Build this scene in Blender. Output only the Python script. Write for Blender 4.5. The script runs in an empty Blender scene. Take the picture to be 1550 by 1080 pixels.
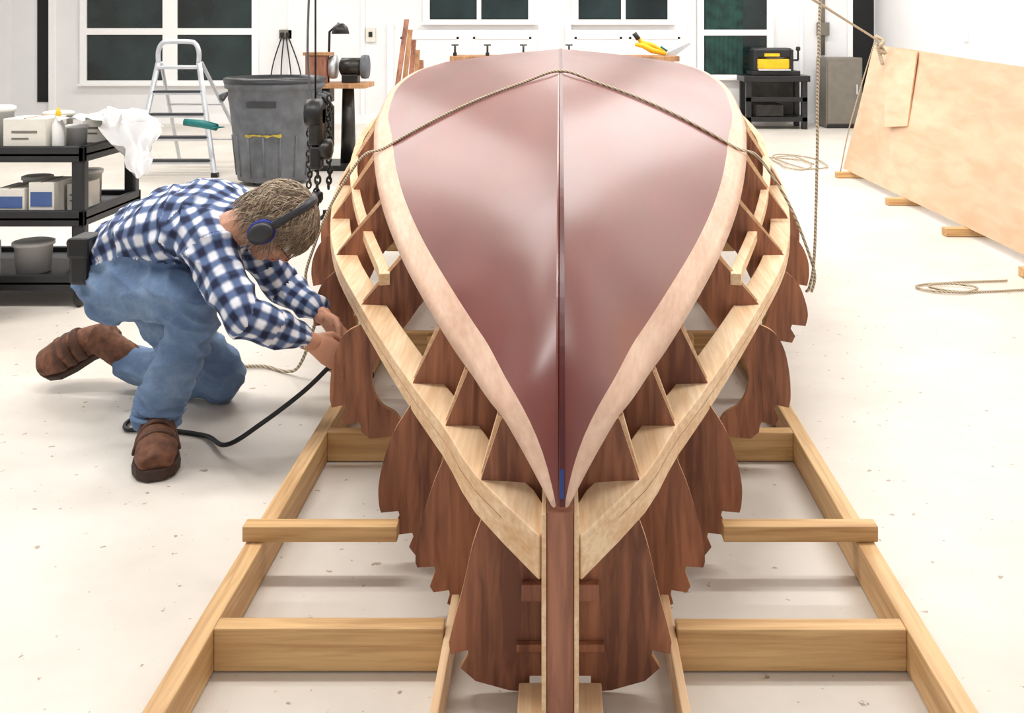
import bpy, bmesh, math, random
import numpy as np
from mathutils import Vector, Matrix, noise
from mathutils.geometry import tessellate_polygon
random.seed(7)
S=bpy.context.scene
try:
    S.view_settings.view_transform='Standard'
except Exception: pass
V=Vector
# ---------------------------------------------------------------- materials
def lin(c):
    return tuple(((x/255)/12.92 if x/255<=0.04045 else ((x/255+0.055)/1.055)**2.4) for x in c)
def newmat(name):
    m=bpy.data.materials.new(name); m.use_nodes=True
    nt=m.node_tree; b=nt.nodes['Principled BSDF']; return m,nt,b
def N(nt,t,**kw):
    n=nt.nodes.new(t)
    for k,v in kw.items():
        if k in n.inputs: n.inputs[k].default_value=v
        else: setattr(n,k,v)
    return n
def ramp(nt,stops):
    r=nt.nodes.new('ShaderNodeValToRGB'); e=r.color_ramp.elements
    while len(e)>1: e.remove(e[-1])
    e[0].position=stops[0][0]; e[0].color=(*stops[0][1],1)
    for p,c in stops[1:]:
        x=e.new(p); x.color=(*c,1)
    return r
def plain(name,c,rough=.5,metal=0,var=.12,scale=12,bump=0.0,coat=0,trans=0):
    m,nt,b=newmat(name); c=lin(c)
    tc=N(nt,'ShaderNodeTexCoord'); nz=N(nt,'ShaderNodeTexNoise'); nz.inputs['Scale'].default_value=scale; nz.inputs['Detail'].default_value=5
    nt.links.new(tc.outputs['Object'],nz.inputs['Vector'])
    r=ramp(nt,[(.3,tuple(x*(1-var) for x in c)),(.7,tuple(min(1,x*(1+var)) for x in c))])
    nt.links.new(nz.outputs['Fac'],r.inputs['Fac']); nt.links.new(r.outputs['Color'],b.inputs['Base Color'])
    b.inputs['Roughness'].default_value=rough; b.inputs['Metallic'].default_value=metal
    if coat: b.inputs['Coat Weight'].default_value=coat
    if trans: b.inputs['Transmission Weight'].default_value=trans
    if bump:
        bp=N(nt,'ShaderNodeBump'); bp.inputs['Strength'].default_value=bump; bp.inputs['Distance'].default_value=.01
        nt.links.new(nz.outputs['Fac'],bp.inputs['Height']); nt.links.new(bp.outputs['Normal'],b.inputs['Normal'])
    return m
def wood(name,c1,c2,axis='Y',scale=9,rough=.55,stretch=.07,fine=5,dist=.6,lo=.38,hi=.62):
    m,nt,b=newmat(name); c1=lin(c1); c2=lin(c2)
    tc=N(nt,'ShaderNodeTexCoord'); mp=N(nt,'ShaderNodeMapping')
    sc=[1,1,1]; sc['XYZ'.index(axis)]=stretch; mp.inputs['Scale'].default_value=sc
    nt.links.new(tc.outputs['Object'],mp.inputs['Vector'])
    nz=N(nt,'ShaderNodeTexNoise'); nz.inputs['Scale'].default_value=scale*fine; nz.inputs['Detail'].default_value=8; nz.inputs['Distortion'].default_value=dist
    nz2=N(nt,'ShaderNodeTexNoise'); nz2.inputs['Scale'].default_value=scale; nz2.inputs['Detail'].default_value=2
    nt.links.new(mp.outputs[0],nz.inputs['Vector']); nt.links.new(mp.outputs[0],nz2.inputs['Vector'])
    mx=N(nt,'ShaderNodeMath',operation='ADD'); nt.links.new(nz.outputs['Fac'],mx.inputs[0]); nt.links.new(nz2.outputs['Fac'],mx.inputs[1])
    mid=tuple((a+b_)/2 for a,b_ in zip(c1,c2))
    ml=N(nt,'ShaderNodeMath',operation='MULTIPLY'); ml.inputs[1].default_value=.5; nt.links.new(mx.outputs[0],ml.inputs[0])
    r=ramp(nt,[(lo,c1),(.5,mid),(hi,c2)])
    nt.links.new(ml.outputs[0],r.inputs['Fac']); nt.links.new(r.outputs['Color'],b.inputs['Base Color'])
    bp=N(nt,'ShaderNodeBump'); bp.inputs['Strength'].default_value=.15; bp.inputs['Distance'].default_value=.003
    nt.links.new(nz.outputs['Fac'],bp.inputs['Height']); nt.links.new(bp.outputs['Normal'],b.inputs['Normal'])
    b.inputs['Roughness'].default_value=rough
    return m
M={}
M['pine']=wood('pine_strongback',(192,150,100),(228,190,138),'Y',scale=16,stretch=.05,lo=.40,hi=.60)
M['pineX']=wood('pine_crosspiece',(188,144,92),(224,184,128),'X',scale=16,stretch=.05,lo=.40,hi=.60)
M['fir']=wood('fir_stringer',(216,172,126),(246,218,180),'Y',scale=20,stretch=.04,lo=.32,hi=.62,dist=.2)
M['mahog']=wood('mahogany_plywood',(112,66,46),(182,120,86),'Z',scale=9,stretch=.10,fine=6)
M['mahogL']=wood('mahogany_gusset',(122,76,58),(182,124,98),'Z',scale=9,stretch=.10,fine=6)
M['band']=wood('faired_plank_edge',(210,168,142),(236,204,180),'Y',scale=14,stretch=.035,lo=.30,hi=.68,dist=.1)
M['ply']=wood('birch_plywood',(216,178,144),(234,202,172),'Y',scale=2.5,stretch=.25)
M['plyedge']=plain('plywood_edge',(204,156,114),.7)
M['lumber']=wood('lumber',(150,105,70),(196,150,108),'Z')
M['white']=plain('white_paint',(238,238,239),.5,var=.02,scale=3)
M['trim']=plain('white_trim',(248,248,247),.4,var=.01)
M['glass']=plain('dark_window_glass',(26,40,40),.12,var=.7,scale=1.8)
M['curtain']=plain('green_curtain',(28,62,56),.8,var=.5,scale=8)
M['black']=plain('black_plastic',(24,24,26),.4,var=.2)
M['cart']=plain('cart_plastic',(34,35,38),.5,var=.2)
M['steel']=plain('dark_steel',(60,58,56),.35,.7,var=.3)
M['alu']=plain('aluminium',(200,204,210),.35,.5,var=.08)
M['grey']=plain('grey_plastic',(88,92,98),.5,var=.3,scale=9)
M['liner']=plain('bin_liner',(40,42,46),.35,var=.3)
M['teal']=plain('teal_handle',(10,110,110),.4)
M['yellow']=plain('yellow_paint',(235,185,20),.4)
M['cab']=plain('grey_cabinet',(120,114,104),.5,var=.08)
M['leather']=plain('brown_suede',(108,70,50),.8,var=.4,scale=40,bump=.4)
M['strap']=plain('strap_suede',(84,54,40),.8,var=.3,scale=40,bump=.3)
M['sole']=plain('boot_sole',(58,38,28),.7,var=.2)
M['box']=plain('cardboard_white',(226,222,212),.7,var=.05)
M['blue']=plain('blue_print',(70,96,150),.5)
M['bluecup']=plain('blue_ear_cup',(35,50,165),.35,var=.15)
M['charcoal']=plain('charcoal_plastic',(46,48,54),.4,var=.15)
M['carton']=plain('cardboard',(170,130,90),.8)
M['bag']=plain('plastic_sheet',(218,220,222),.22,var=.05,trans=.15)
M['bucket']=plain('white_bucket',(230,230,227),.35,var=.03)
M['cord']=plain('black_cord',(14,14,16),.45)
M['dark']=plain('dark_gap',(20,20,22),.8)
M['skin']=plain('skin',(205,150,122),.5,var=.08,scale=25)
M['lip']=plain('lips',(170,98,88),.5)
M['hair']=plain('grey_brown_hair',(150,128,104),.55,var=.45,scale=60)
M['eye']=plain('eye',(235,235,230),.2,var=.02)
M['iris']=plain('iris',(60,50,45),.2)
M['blueTape']=plain('blue_tape',(45,65,125),.6)
def ropemat():
    m,nt,b=newmat('rope_braid')
    tc=N(nt,'ShaderNodeTexCoord'); w=N(nt,'ShaderNodeTexWave'); w.bands_direction='DIAGONAL'
    w.inputs['Scale'].default_value=42; w.inputs['Distortion'].default_value=1
    nt.links.new(tc.outputs['Object'],w.inputs['Vector'])
    r=ramp(nt,[(.15,lin((136,118,94))),(.55,lin((205,192,168)))])
    nt.links.new(w.outputs['Fac'],r.inputs['Fac']); nt.links.new(r.outputs['Color'],b.inputs['Base Color']); b.inputs['Roughness'].default_value=.8
    bp=N(nt,'ShaderNodeBump'); bp.inputs['Strength'].default_value=.4; bp.inputs['Distance'].default_value=.003
    nt.links.new(w.outputs['Fac'],bp.inputs['Height']); nt.links.new(bp.outputs['Normal'],b.inputs['Normal'])
    return m
M['rope']=ropemat()
def hullmat():
    m,nt,b=newmat('copper_red_bottom_paint')
    tc=N(nt,'ShaderNodeTexCoord'); mp=N(nt,'ShaderNodeMapping'); mp.inputs['Scale'].default_value=(2.4,.6,2.4)
    nt.links.new(tc.outputs['Object'],mp.inputs['Vector'])
    nz=N(nt,'ShaderNodeTexNoise'); nz.inputs['Scale'].default_value=2.2; nz.inputs['Detail'].default_value=4; nz.inputs['Roughness'].default_value=.5
    nt.links.new(mp.outputs[0],nz.inputs['Vector'])
    r=ramp(nt,[(.3,lin((114,50,42))),(.55,lin((124,58,49))),(.75,lin((136,70,60)))])
    nt.links.new(nz.outputs['Fac'],r.inputs['Fac']); nt.links.new(r.outputs['Color'],b.inputs['Base Color'])
    r2=ramp(nt,[(.3,(.31,)*3),(.7,(.37,)*3)]); nt.links.new(nz.outputs['Fac'],r2.inputs['Fac']); nt.links.new(r2.outputs['Color'],b.inputs['Roughness'])
    b.inputs['Coat Weight'].default_value=.35; b.inputs['Coat Roughness'].default_value=.26
    return m
M['hull']=hullmat()
M['seam']=plain('seam_dark_red',(84,24,22),.35,var=.2)
def floormat():
    m,nt,b=newmat('painted_concrete')
    tc=N(nt,'ShaderNodeTexCoord'); nz=N(nt,'ShaderNodeTexNoise'); nz.inputs['Scale'].default_value=1.4; nz.inputs['Detail'].default_value=9; nz.inputs['Roughness'].default_value=.65
    nt.links.new(tc.outputs['Object'],nz.inputs['Vector'])
    r=ramp(nt,[(.3,lin((210,202,191))),(.7,lin((230,224,215)))]); nt.links.new(nz.outputs['Fac'],r.inputs['Fac'])
    vo=N(nt,'ShaderNodeTexNoise'); vo.inputs['Scale'].default_value=30; vo.inputs['Detail'].default_value=4
    nt.links.new(tc.outputs['Object'],vo.inputs['Vector'])
    r2=ramp(nt,[(.29,lin((160,134,100))),(.32,(1,1,1))]); nt.links.new(vo.outputs['Fac'],r2.inputs['Fac'])
    mx=N(nt,'ShaderNodeMix',data_type='RGBA',blend_type='MULTIPLY'); mx.inputs[0].default_value=.7
    nt.links.new(r.outputs['Color'],mx.inputs[6]); nt.links.new(r2.outputs['Color'],mx.inputs[7])
    nt.links.new(mx.outputs[2],b.inputs['Base Color']); b.inputs['Roughness'].default_value=.42
    return m
M['floor']=floormat()
def plaid():
    m,nt,b=newmat('plaid_flannel')
    uv=N(nt,'ShaderNodeUVMap'); sp=N(nt,'ShaderNodeSeparateXYZ'); nt.links.new(uv.outputs[0],sp.inputs[0])
    outs=[]
    for i in (0,1):
        mu=N(nt,'ShaderNodeMath',operation='MULTIPLY'); mu.inputs[1].default_value=2*math.pi/.058; nt.links.new(sp.outputs[i],mu.inputs[0])
        s=N(nt,'ShaderNodeMath',operation='SINE'); nt.links.new(mu.outputs[0],s.inputs[0])
        mr=N(nt,'ShaderNodeMapRange',interpolation_type='SMOOTHSTEP'); mr.inputs['From Min'].default_value=-.7; mr.inputs['From Max'].default_value=.7; nt.links.new(s.outputs[0],mr.inputs[0])
        outs.append(mr)
    ad=N(nt,'ShaderNodeMath',operation='ADD'); nt.links.new(outs[0].outputs[0],ad.inputs[0]); nt.links.new(outs[1].outputs[0],ad.inputs[1])
    h=N(nt,'ShaderNodeMath',operation='MULTIPLY'); h.inputs[1].default_value=.5; nt.links.new(ad.outputs[0],h.inputs[0])
    r=ramp(nt,[(0,lin((232,235,244))),(.5,lin((90,110,150))),(1,lin((26,34,66)))])
    nt.links.new(h.outputs[0],r.inputs['Fac']); nt.links.new(r.outputs['Color'],b.inputs['Base Color']); b.inputs['Roughness'].default_value=.85
    return m
M['plaid']=plaid()
def denim():
    m,nt,b=newmat('faded_denim')
    tc=N(nt,'ShaderNodeTexCoord'); nz=N(nt,'ShaderNodeTexNoise'); nz.inputs['Scale'].default_value=6; nz.inputs['Detail'].default_value=12; nz.inputs['Roughness'].default_value=.75
    nt.links.new(tc.outputs['Object'],nz.inputs['Vector'])
    r=ramp(nt,[(.3,lin((78,102,138))),(.52,lin((106,131,164))),(.75,lin((146,167,192)))]); nt.links.new(nz.outputs['Fac'],r.inputs['Fac'])
    nt.links.new(r.outputs['Color'],b.inputs['Base Color']); b.inputs['Roughness'].default_value=.85
    return m
M['denim']=denim()
# ---------------------------------------------------------------- helpers
def root(name,loc=(0,0,0)):
    e=bpy.data.objects.new(name,None); e.empty_display_size=.1; e.location=loc
    S.collection.objects.link(e); return e
def link(o,parent):
    S.collection.objects.link(o)
    if parent is not None:
        o.parent=parent; o.matrix_parent_inverse=Matrix.Translation(-V(parent.location))
    return o
def mesh(name,verts,faces,mats,parent=None,smooth=False,mi=None,fixn=True):
    me=bpy.data.meshes.new(name); me.from_pydata([tuple(v) for v in verts],[],faces)
    if not isinstance(mats,(list,tuple)): mats=[mats]
    for m in mats: me.materials.append(m)
    if mi: me.polygons.foreach_set('material_index',mi)
    if fixn:
        bm=bmesh.new(); bm.from_mesh(me); bmesh.ops.recalc_face_normals(bm,faces=bm.faces); bm.to_mesh(me); bm.free()
    if smooth: me.polygons.foreach_set('use_smooth',[True]*len(me.polygons))
    me.update(); o=bpy.data.objects.new(name,me); return link(o,parent)
def bevel(o,w,seg=2):
    b=o.modifiers.new('bevel','BEVEL'); b.width=w; b.segments=seg; b.limit_method='ANGLE'; return o
def box(name,lo,hi,mat,parent=None,bev=0,rotz=0):
    x0,y0,z0=lo; x1,y1,z1=hi
    vs=[V((x,y,z)) for x in (x0,x1) for y in (y0,y1) for z in (z0,z1)]
    if rotz:
        c=V(((x0+x1)/2,(y0+y1)/2,0)); R=Matrix.Rotation(rotz,3,'Z'); vs=[c+R@(v-c) for v in vs]
    fs=[(0,1,3,2),(4,6,7,5),(0,4,5,1),(2,3,7,6),(0,2,6,4),(1,5,7,3)]
    o=mesh(name,vs,fs,mat,parent)
    if bev: bevel(o,bev)
    return o
def frames(pts,side=None):
    out=[]; n=len(pts); prev=None
    for i in range(n):
        t=(pts[min(i+1,n-1)]-pts[max(i-1,0)])
        t=t.normalized() if t.length>1e-9 else V((0,0,1))
        s=V(side) if side is not None else (prev if prev is not None else (V((1,0,0)) if abs(t.x)<.8 else V((0,1,0))))
        s=(s-t*s.dot(t)); 
        if s.length<1e-6: s=t.orthogonal()
        s.normalize(); prev=s; out.append((t,s,t.cross(s)))
    return out
def loftgeo(pts,rad,side=None,n=14,off=0,domed=True):
    pts=[V(p) for p in pts]; rad=[(r,r) if not isinstance(r,(tuple,list)) else r for r in rad]
    fr=frames(pts,side); vs=[]; fs=[]
    rings=[]
    def ring(p,f,a,b):
        st=off+len(vs)
        for j in range(n):
            an=2*math.pi*j/n; vs.append(p+f[1]*math.cos(an)*a+f[2]*math.sin(an)*b)
        rings.append(st)
    if domed:
        for q in (.35,.8):
            a,b=rad[0]; w=math.sqrt(1-(1-q)**2) if q<1 else 1
            ring(pts[0]-fr[0][0]*min(a,b)*(1-q)*.9,fr[0],a*w,b*w)
    for p,f,(a,b) in zip(pts,fr,rad): ring(p,f,a,b)
    if domed:
        for q in (.8,.35):
            a,b=rad[-1]; w=math.sqrt(1-(1-q)**2)
            ring(pts[-1]+fr[-1][0]*min(a,b)*(1-q)*.9,fr[-1],a*w,b*w)
    for k in range(len(rings)-1):
        for j in range(n):
            a=rings[k]+j; b=rings[k]+(j+1)%n; c=rings[k+1]+(j+1)%n; d=rings[k+1]+j
            fs.append((a,b,c,d))
    fs.append(tuple(rings[0]+j for j in range(n))[::-1]); fs.append(tuple(rings[-1]+j for j in range(n)))
    return vs,fs
def tube(name,pts,r,mat,parent=None,n=10,smooth=True,side=None):
    if not isinstance(r,(list,)): r=[r]*len(pts)
    vs,fs=loftgeo(pts,r,side,n,domed=False); return mesh(name,vs,fs,mat,parent,smooth)
def catmull(pts,sub=6,closed=False):
    pts=[V(p) for p in pts]; out=[]; n=len(pts)
    for i in range(n-1):
        p0=pts[max(i-1,0)];p1=pts[i];p2=pts[i+1];p3=pts[min(i+2,n-1)]
        for k in range(sub):
            t=k/sub; out.append(.5*((2*p1)+(p2-p0)*t+(2*p0-5*p1+4*p2-p3)*t*t+(3*p1-p0-3*p2+p3)*t**3))
    out.append(pts[-1]); return out
def smooth2(pts,sub=5):
    return [(p.x,p.y) for p in catmull([V((x,z,0)) for x,z in pts],sub)]
def cord(name,pts,r,mat,parent=None,sub=6,n=8): return tube(name,catmull(pts,sub),r,mat,parent,n)
def sweep(name,path,prof,mat,parent=None,bev=.002):
    vs=[];fs=[];m=len(prof);path=[V(p) for p in path];n=len(path)
    for i,p in enumerate(path):
        t=path[min(i+1,n-1)]-path[max(i-1,0)]; t.z=0; t.normalize(); s=V((-t.y,t.x,0))
        for a,b in prof: vs.append(p+s*a+V((0,0,b)))
    for i in range(n-1):
        for j in range(m): fs.append((i*m+j,i*m+(j+1)%m,(i+1)*m+(j+1)%m,(i+1)*m+j))
    fs.append(tuple(range(m))[::-1]); fs.append(tuple((n-1)*m+j for j in range(m)))
    return mesh(name,vs,fs,mat,parent)
def lathe(name,c,prof,mat,parent=None,n=28,axis='Z',smooth=True,cap=True):
    vs=[];fs=[]
    for r,z in prof:
        for j in range(n):
            a=2*math.pi*j/n; l=(r*math.cos(a),r*math.sin(a),z)
            if axis=='X': l=(l[2],l[0],l[1])
            if axis=='Y': l=(l[0],l[2],l[1])
            vs.append(V(c)+V(l))
    for k in range(len(prof)-1):
        for j in range(n): fs.append((k*n+j,k*n+(j+1)%n,(k+1)*n+(j+1)%n,(k+1)*n+j))
    if cap: fs.append(tuple(range(n))[::-1]); fs.append(tuple((len(prof)-1)*n+j for j in range(n)))
    return mesh(name,vs,fs,mat,parent,smooth)
def plate(name,outline,y0,y1,mats,parent):
    n=len(outline); vs=[V((x,y0,z)) for x,z in outline]+[V((x,y1,z)) for x,z in outline]
    tr=tessellate_polygon([[V((x,z,0)) for x,z in outline]])
    fs=[];mi=[]
    for t in tr:
        a,b,c=t; A,B,C=[outline[q] for q in t]
        if (B[0]-A[0])*(C[1]-A[1])-(B[1]-A[1])*(C[0]-A[0])<0: a,c=c,a
        fs.append((a,b,c)); mi.append(0); fs.append((n+c,n+b,n+a)); mi.append(0)
    for i in range(n): fs.append((i,n+i,n+(i+1)%n,(i+1)%n)); mi.append(1)
    return mesh(name,vs,fs,mats,parent,mi=mi,fixn=False)
# ---------------------------------------------------------------- room
YB=13.7; XL=-7.6; XR=4.35; ZC=3.6
box('floor',(XL-.1,-3,-.1),(XR+.1,YB+.1,0),M['floor'])
box('ceiling',(XL-.1,-3,ZC),(XR+.1,YB+.1,ZC+.1),M['white'])
box('wall_back',(XL-.1,YB,0),(XR+.1,YB+.12,ZC),M['white'])
box('wall_left',(XL-.12,-3,0),(XL,YB,ZC),M['white'])
box('wall_right',(XR,-3,0),(XR+.12,YB,ZC),M['white'])
box('baseboard_back',(XL,YB-.02,0),(XR,YB,.12),M['trim'])
def window(name,x0,x1,z0,z1,mx=(),mz=(),curt=False):
    r=root(name,((x0+x1)/2,YB,z0)); t=.09; y=YB-.05
    box('frame_bottom',(x0-t,y,z0-t*.6),(x1+t,YB,z0),M['trim'],r); box('frame_top',(x0-t,y,z1),(x1+t,YB,z1+t),M['trim'],r)
    box('frame_left',(x0-t,y,z0),(x0,YB,z1),M['trim'],r); box('frame_right',(x1,y,z0),(x1+t,YB,z1),M['trim'],r)
    box('glass',(x0,YB-.02,z0),(x1,YB-.005,z1),M['glass'],r)
    box('sill',(x0-t*1.2,y-.05,z0-t*.8),(x1+t*1.2,YB,z0-t*.5),M['trim'],r)
    for i,(a,b) in enumerate(mx): box('mullion_%d'%i,(a,y+.005,z0),(b,YB,z1),M['trim'],r)
    for i,(a,b) in enumerate(mz): box('rail_%d'%i,(x0,y+.01,a),(x1,YB,b),M['trim'],r)
    if curt:
        n=40; vs=[];fs=[]
        for i in range(n+1):
            x=x0+.02+(x1-x0)*.6*i/n; yy=YB-.032+.008*math.sin(i*1.3)
            vs+= [V((x,yy,z0+.01)),V((x,yy,z1))]
        for i in range(n): fs.append((2*i,2*i+2,2*i+3,2*i+1))
        mesh('curtain',vs,fs,M['curtain'],r,True)
window('window_1',-6.53,-4.25,.6,2.1,mx=[(-5.48,-5.28)],mz=[(1.23,1.32)])
window('window_2',-1.8,-.44,1.44,2.2,mx=[(-1.15,-1.09)])
window('window_3',.25,1.48,1.44,2.2,mx=[(.84,.9)])
window('window_4',1.98,2.85,.68,2.1,mz=[(1.22,1.3)],curt=True)
def door(name,x0,x1,z1,panels):
    r=root(name,((x0+x1)/2,YB,0)); y=YB-.03
    box('leaf',(x0,y,0.01),(x1,YB-.005,z1),M['white'],r)
    for a,b in ((x0-.08,x0),(x1,x1+.08)): box('jamb_%.1f'%a,(a,y-.03,0),(b,YB,z1+.08),M['trim'],r)
    for i,(a,b,c,d) in enumerate(panels):
        for j,(p,q,s,t) in enumerate(((a,b,c,c+.03),(a,b,d-.03,d),(a,a+.03,c,d),(b-.03,b,c,d))):
            box('molding_%d_%d'%(i,j),(p,y-.015,s),(q,y,t),M['trim'],r)
door('door_1',-2.3,-.3,1.3,[(-2.2,-1.4,.15,1.2),(-1.2,-.4,.15,1.2)])
door('door_2',.15,1.75,1.3,[(.2,.85,.15,1.2),(.95,1.65,.15,1.2)])
d3=root('door_3',(4.18,YB,0)); box('opening',(4.03,YB-.02,0),(4.33,YB-.004,2.1),M['dark'],d3); box('jamb',(3.96,YB-.05,0),(4.03,YB,2.15),M['trim'],d3)
d4=root('door_4',(-7.2,YB,0)); box('opening',(-7.22,YB-.02,.3),(-7.05,YB-.004,2.1),M['dark'],d4); box('jamb',(-7.05,YB-.05,0),(-6.97,YB,2.15),M['trim'],d4)
for i,(x,w) in enumerate(((-3.75,.06),(-2.75,.05),(3.3,.05),(1.82,.05))):
    box('trim_%d'%(i+1),(x,YB-.03,.1),(x+w,YB,2.6),M['trim'])
for i,(x,y) in enumerate([(-4,3.5),(-1,3.0),(2.2,3.5),(-4,7.5),(-.6,7.0),(2.4,7.5),(-4,11.3),(0,11),(3,11.3)]):
    r=root('ceiling_light_fixture' if i==0 else 'ceiling_light_fixture.%03d'%i,(x,y,ZC-.05))
    box('housing',(x-1.2,y-.16,ZC-.09),(x+1.2,y+.16,ZC-.001),M['trim'],r,.01)
    L=bpy.data.lights.new('tube_light','AREA'); L.shape='RECTANGLE'; L.size=2.3; L.size_y=.26; L.energy=73; L.color=(1,.985,.96)
    o=bpy.data.objects.new('tube_light',L); o.location=(x,y,ZC-.10); link(o,r); 
W=bpy.data.worlds.new('World'); S.world=W; W.use_nodes=True
W.node_tree.nodes['Background'].inputs[0].default_value=(.96,.97,1,1); W.node_tree.nodes['Background'].inputs[1].default_value=.75
# ---------------------------------------------------------------- camera
cam=bpy.data.cameras.new('camera'); co=bpy.data.objects.new('camera',cam); S.collection.objects.link(co)
co.location=(0,0,1.3); co.rotation_euler=(math.radians(90),0,0)
cam.sensor_width=36; cam.sensor_fit='HORIZONTAL'; cam.lens=34.84; cam.shift_x=-.0471; cam.shift_y=-.3194; cam.clip_start=.02
S.camera=co
# ---------------------------------------------------------------- strongback
sb=root('boat_building_strongback',(0,3.5,0))
for s in (-1,1): bevel(box('rail_%s'%('l' if s<0 else 'r'),(min(s*.70,s*.742),1.62,.002),(max(s*.70,s*.742),6.3,.09),M['pine'],sb),.003)
for i,y in enumerate((2.0,2.975,3.95,4.95,5.9)):
    if i==0:
        bevel(box('cross_%da'%i,(-.70,y,.003),(-.236,y+.04,.09),M['pineX'],sb),.003); bevel(box('cross_%db'%i,(.236,y,.003),(.70,y+.04,.088),M['pineX'],sb),.003)
    else: bevel(box('cross_%d'%i,(-.70,y,.003),(.70,y+.04,.09),M['pineX'],sb),.003)
bevel(box('top_cross_l',(-.75,2.335,.0905),(-.385,2.375,.128),M['pineX'],sb),.003)
bevel(box('top_cross_r',(.385,2.335,.0905),(.75,2.375,.128),M['pineX'],sb),.003)
for s in (-1,1):
    a,b=sorted((s*.218,s*.235)); bevel(box('inner_rail_%d'%s,(a,1.62,.002),(b,2.15,.075),M['fir'],sb),.003)
bevel(box('foot_block',(-.08,1.80,.003),(.08,1.92,.035),M['fir'],sb),.003)
# ---------------------------------------------------------------- boat
boat=root('upturned_wooden_boat',(0,3.9,0))
Ds =[1.765,1.85,1.94,2.2,2.42,2.95,3.45,3.95,4.5,5.0,5.5,6.0]
Zk =[.455,.60,.69,.84,.915,1.02,1.085,1.135,1.168,1.188,1.193,1.182]
Ax =[.016,.068,.12,.21,.30,.478,.628,.743,.828,.85,.80,.72]
Az =[.452,.508,.55,.552,.582,.631,.713,.813,.91,1.0,1.07,1.10]
Fr =[.5,.68,.765,.82,.845,.875,.89,.90,.94,.962,.965,.965]
def herm(xs,ys,x):
    n=len(xs)
    if x<=xs[0]: return ys[0]
    if x>=xs[-1]: return ys[-1]
    i=max(j for j in range(n) if xs[j]<=x); i=min(i,n-2)
    def sl(j):
        if j==0: return (ys[1]-ys[0])/(xs[1]-xs[0])
        if j==n-1: return (ys[-1]-ys[-2])/(xs[-1]-xs[-2])
        d0=(ys[j]-ys[j-1])/(xs[j]-xs[j-1]); d1=(ys[j+1]-ys[j])/(xs[j+1]-xs[j])
        if d0*d1<=0: return 0
        return 2*d0*d1/(d0+d1)
    h=xs[i+1]-xs[i]; t=(x-xs[i])/h; a,b=sl(i)*h,sl(i+1)*h
    return (2*t**3-3*t*t+1)*ys[i]+(t**3-2*t*t+t)*a+(-2*t**3+3*t*t)*ys[i+1]+(t**3-t*t)*b
def hullpt(d,s,lift=0):
    zk=herm(Ds,Zk,d);ax=herm(Ds,Ax,d);az=herm(Ds,Az,d); bul=min(.032,.10*(zk-az))*math.sin(math.pi*s)
    return V((s*ax,d,zk+(az-zk)*s+bul+lift))
dl=[1.765+(6.0-1.765)*((i/70)**1.5) for i in range(71)]
NI,NO=10,3
def srow(d):
    fr=herm(Ds,Fr,d); return [fr*j/NI for j in range(NI+1)]+[fr+(1-fr)*j/NO for j in range(1,NO+1)]
vs=[];fs=[];mi=[];cols=2*(NI+NO)+1
for d in dl:
    r=srow(d); full=[-x for x in r[::-1]]+r[1:]
    for s in full:
        p=hullpt(d,abs(s)); vs.append(V((p.x*(1 if s>=0 else -1),p.y,p.z)))
for i in range(len(dl)-1):
    for j in range(cols-1):
        fs.append((i*cols+j,i*cols+j+1,(i+1)*cols+j+1,(i+1)*cols+j)); mi.append(1 if (j<NO or j>=cols-1-NO) else 0)
h=mesh('bottom_planking',vs,fs,[M['hull'],M['band']],boat,True,mi,fixn=False)
bm=bmesh.new(); bm.from_mesh(h.data)
if sum(f.normal.z for f in bm.faces)<0: bmesh.ops.reverse_faces(bm,faces=bm.faces)
for e in bm.edges:
    if abs(e.verts[0].co.x)<1e-6 and abs(e.verts[1].co.x)<1e-6: e.smooth=False
bm.to_mesh(h.data); bm.free()
sd=h.modifiers.new('thick','SOLIDIFY'); sd.thickness=.014; sd.offset=-1; sd.material_offset=0
kp=[V((0.004,d,herm(Ds,Zk,d)-.001)) for d in dl]
sweep('keel_seam',kp,[(-.005,-.005),(-.005,.003),(.005,.003),(.005,-.005)],M['seam'],boat)
kp2=[V((-0.006,d,herm(Ds,Zk,d)-.001)) for d in dl]
sweep('keel_bead',kp2,[(-.002,-.005),(-.002,.003),(.002,.003),(.002,-.005)],M['hull'],boat)
kb=[V((0.003,d,herm(Ds,Zk,d)+.004)) for d in (1.768,1.775,1.782,1.79)]
sweep('blue_tape_end',kb,[(-.004,-.005),(-.004,.001),(.004,.001),(.004,-.005)],M['blueTape'],boat)
CD=[1.775,1.80,1.94,2.2,2.42,2.95,3.45,3.95,4.5,5.0,5.5,6.0]
Cx=[.020,.042,.15,.25,.355,.586,.773,.903,1.0,1.03,.98,.88]
Cz=[.388,.395,.424,.424,.44,.484,.518,.549,.595,.66,.73,.79]
BD=[2.95,3.45,3.95,4.5,5.0,5.5,6.0]; Bx=[.523,.674,.819,.935,.985,.95,.86]; Bz=[.578,.600,.665,.725,.79,.87,.93]
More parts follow.
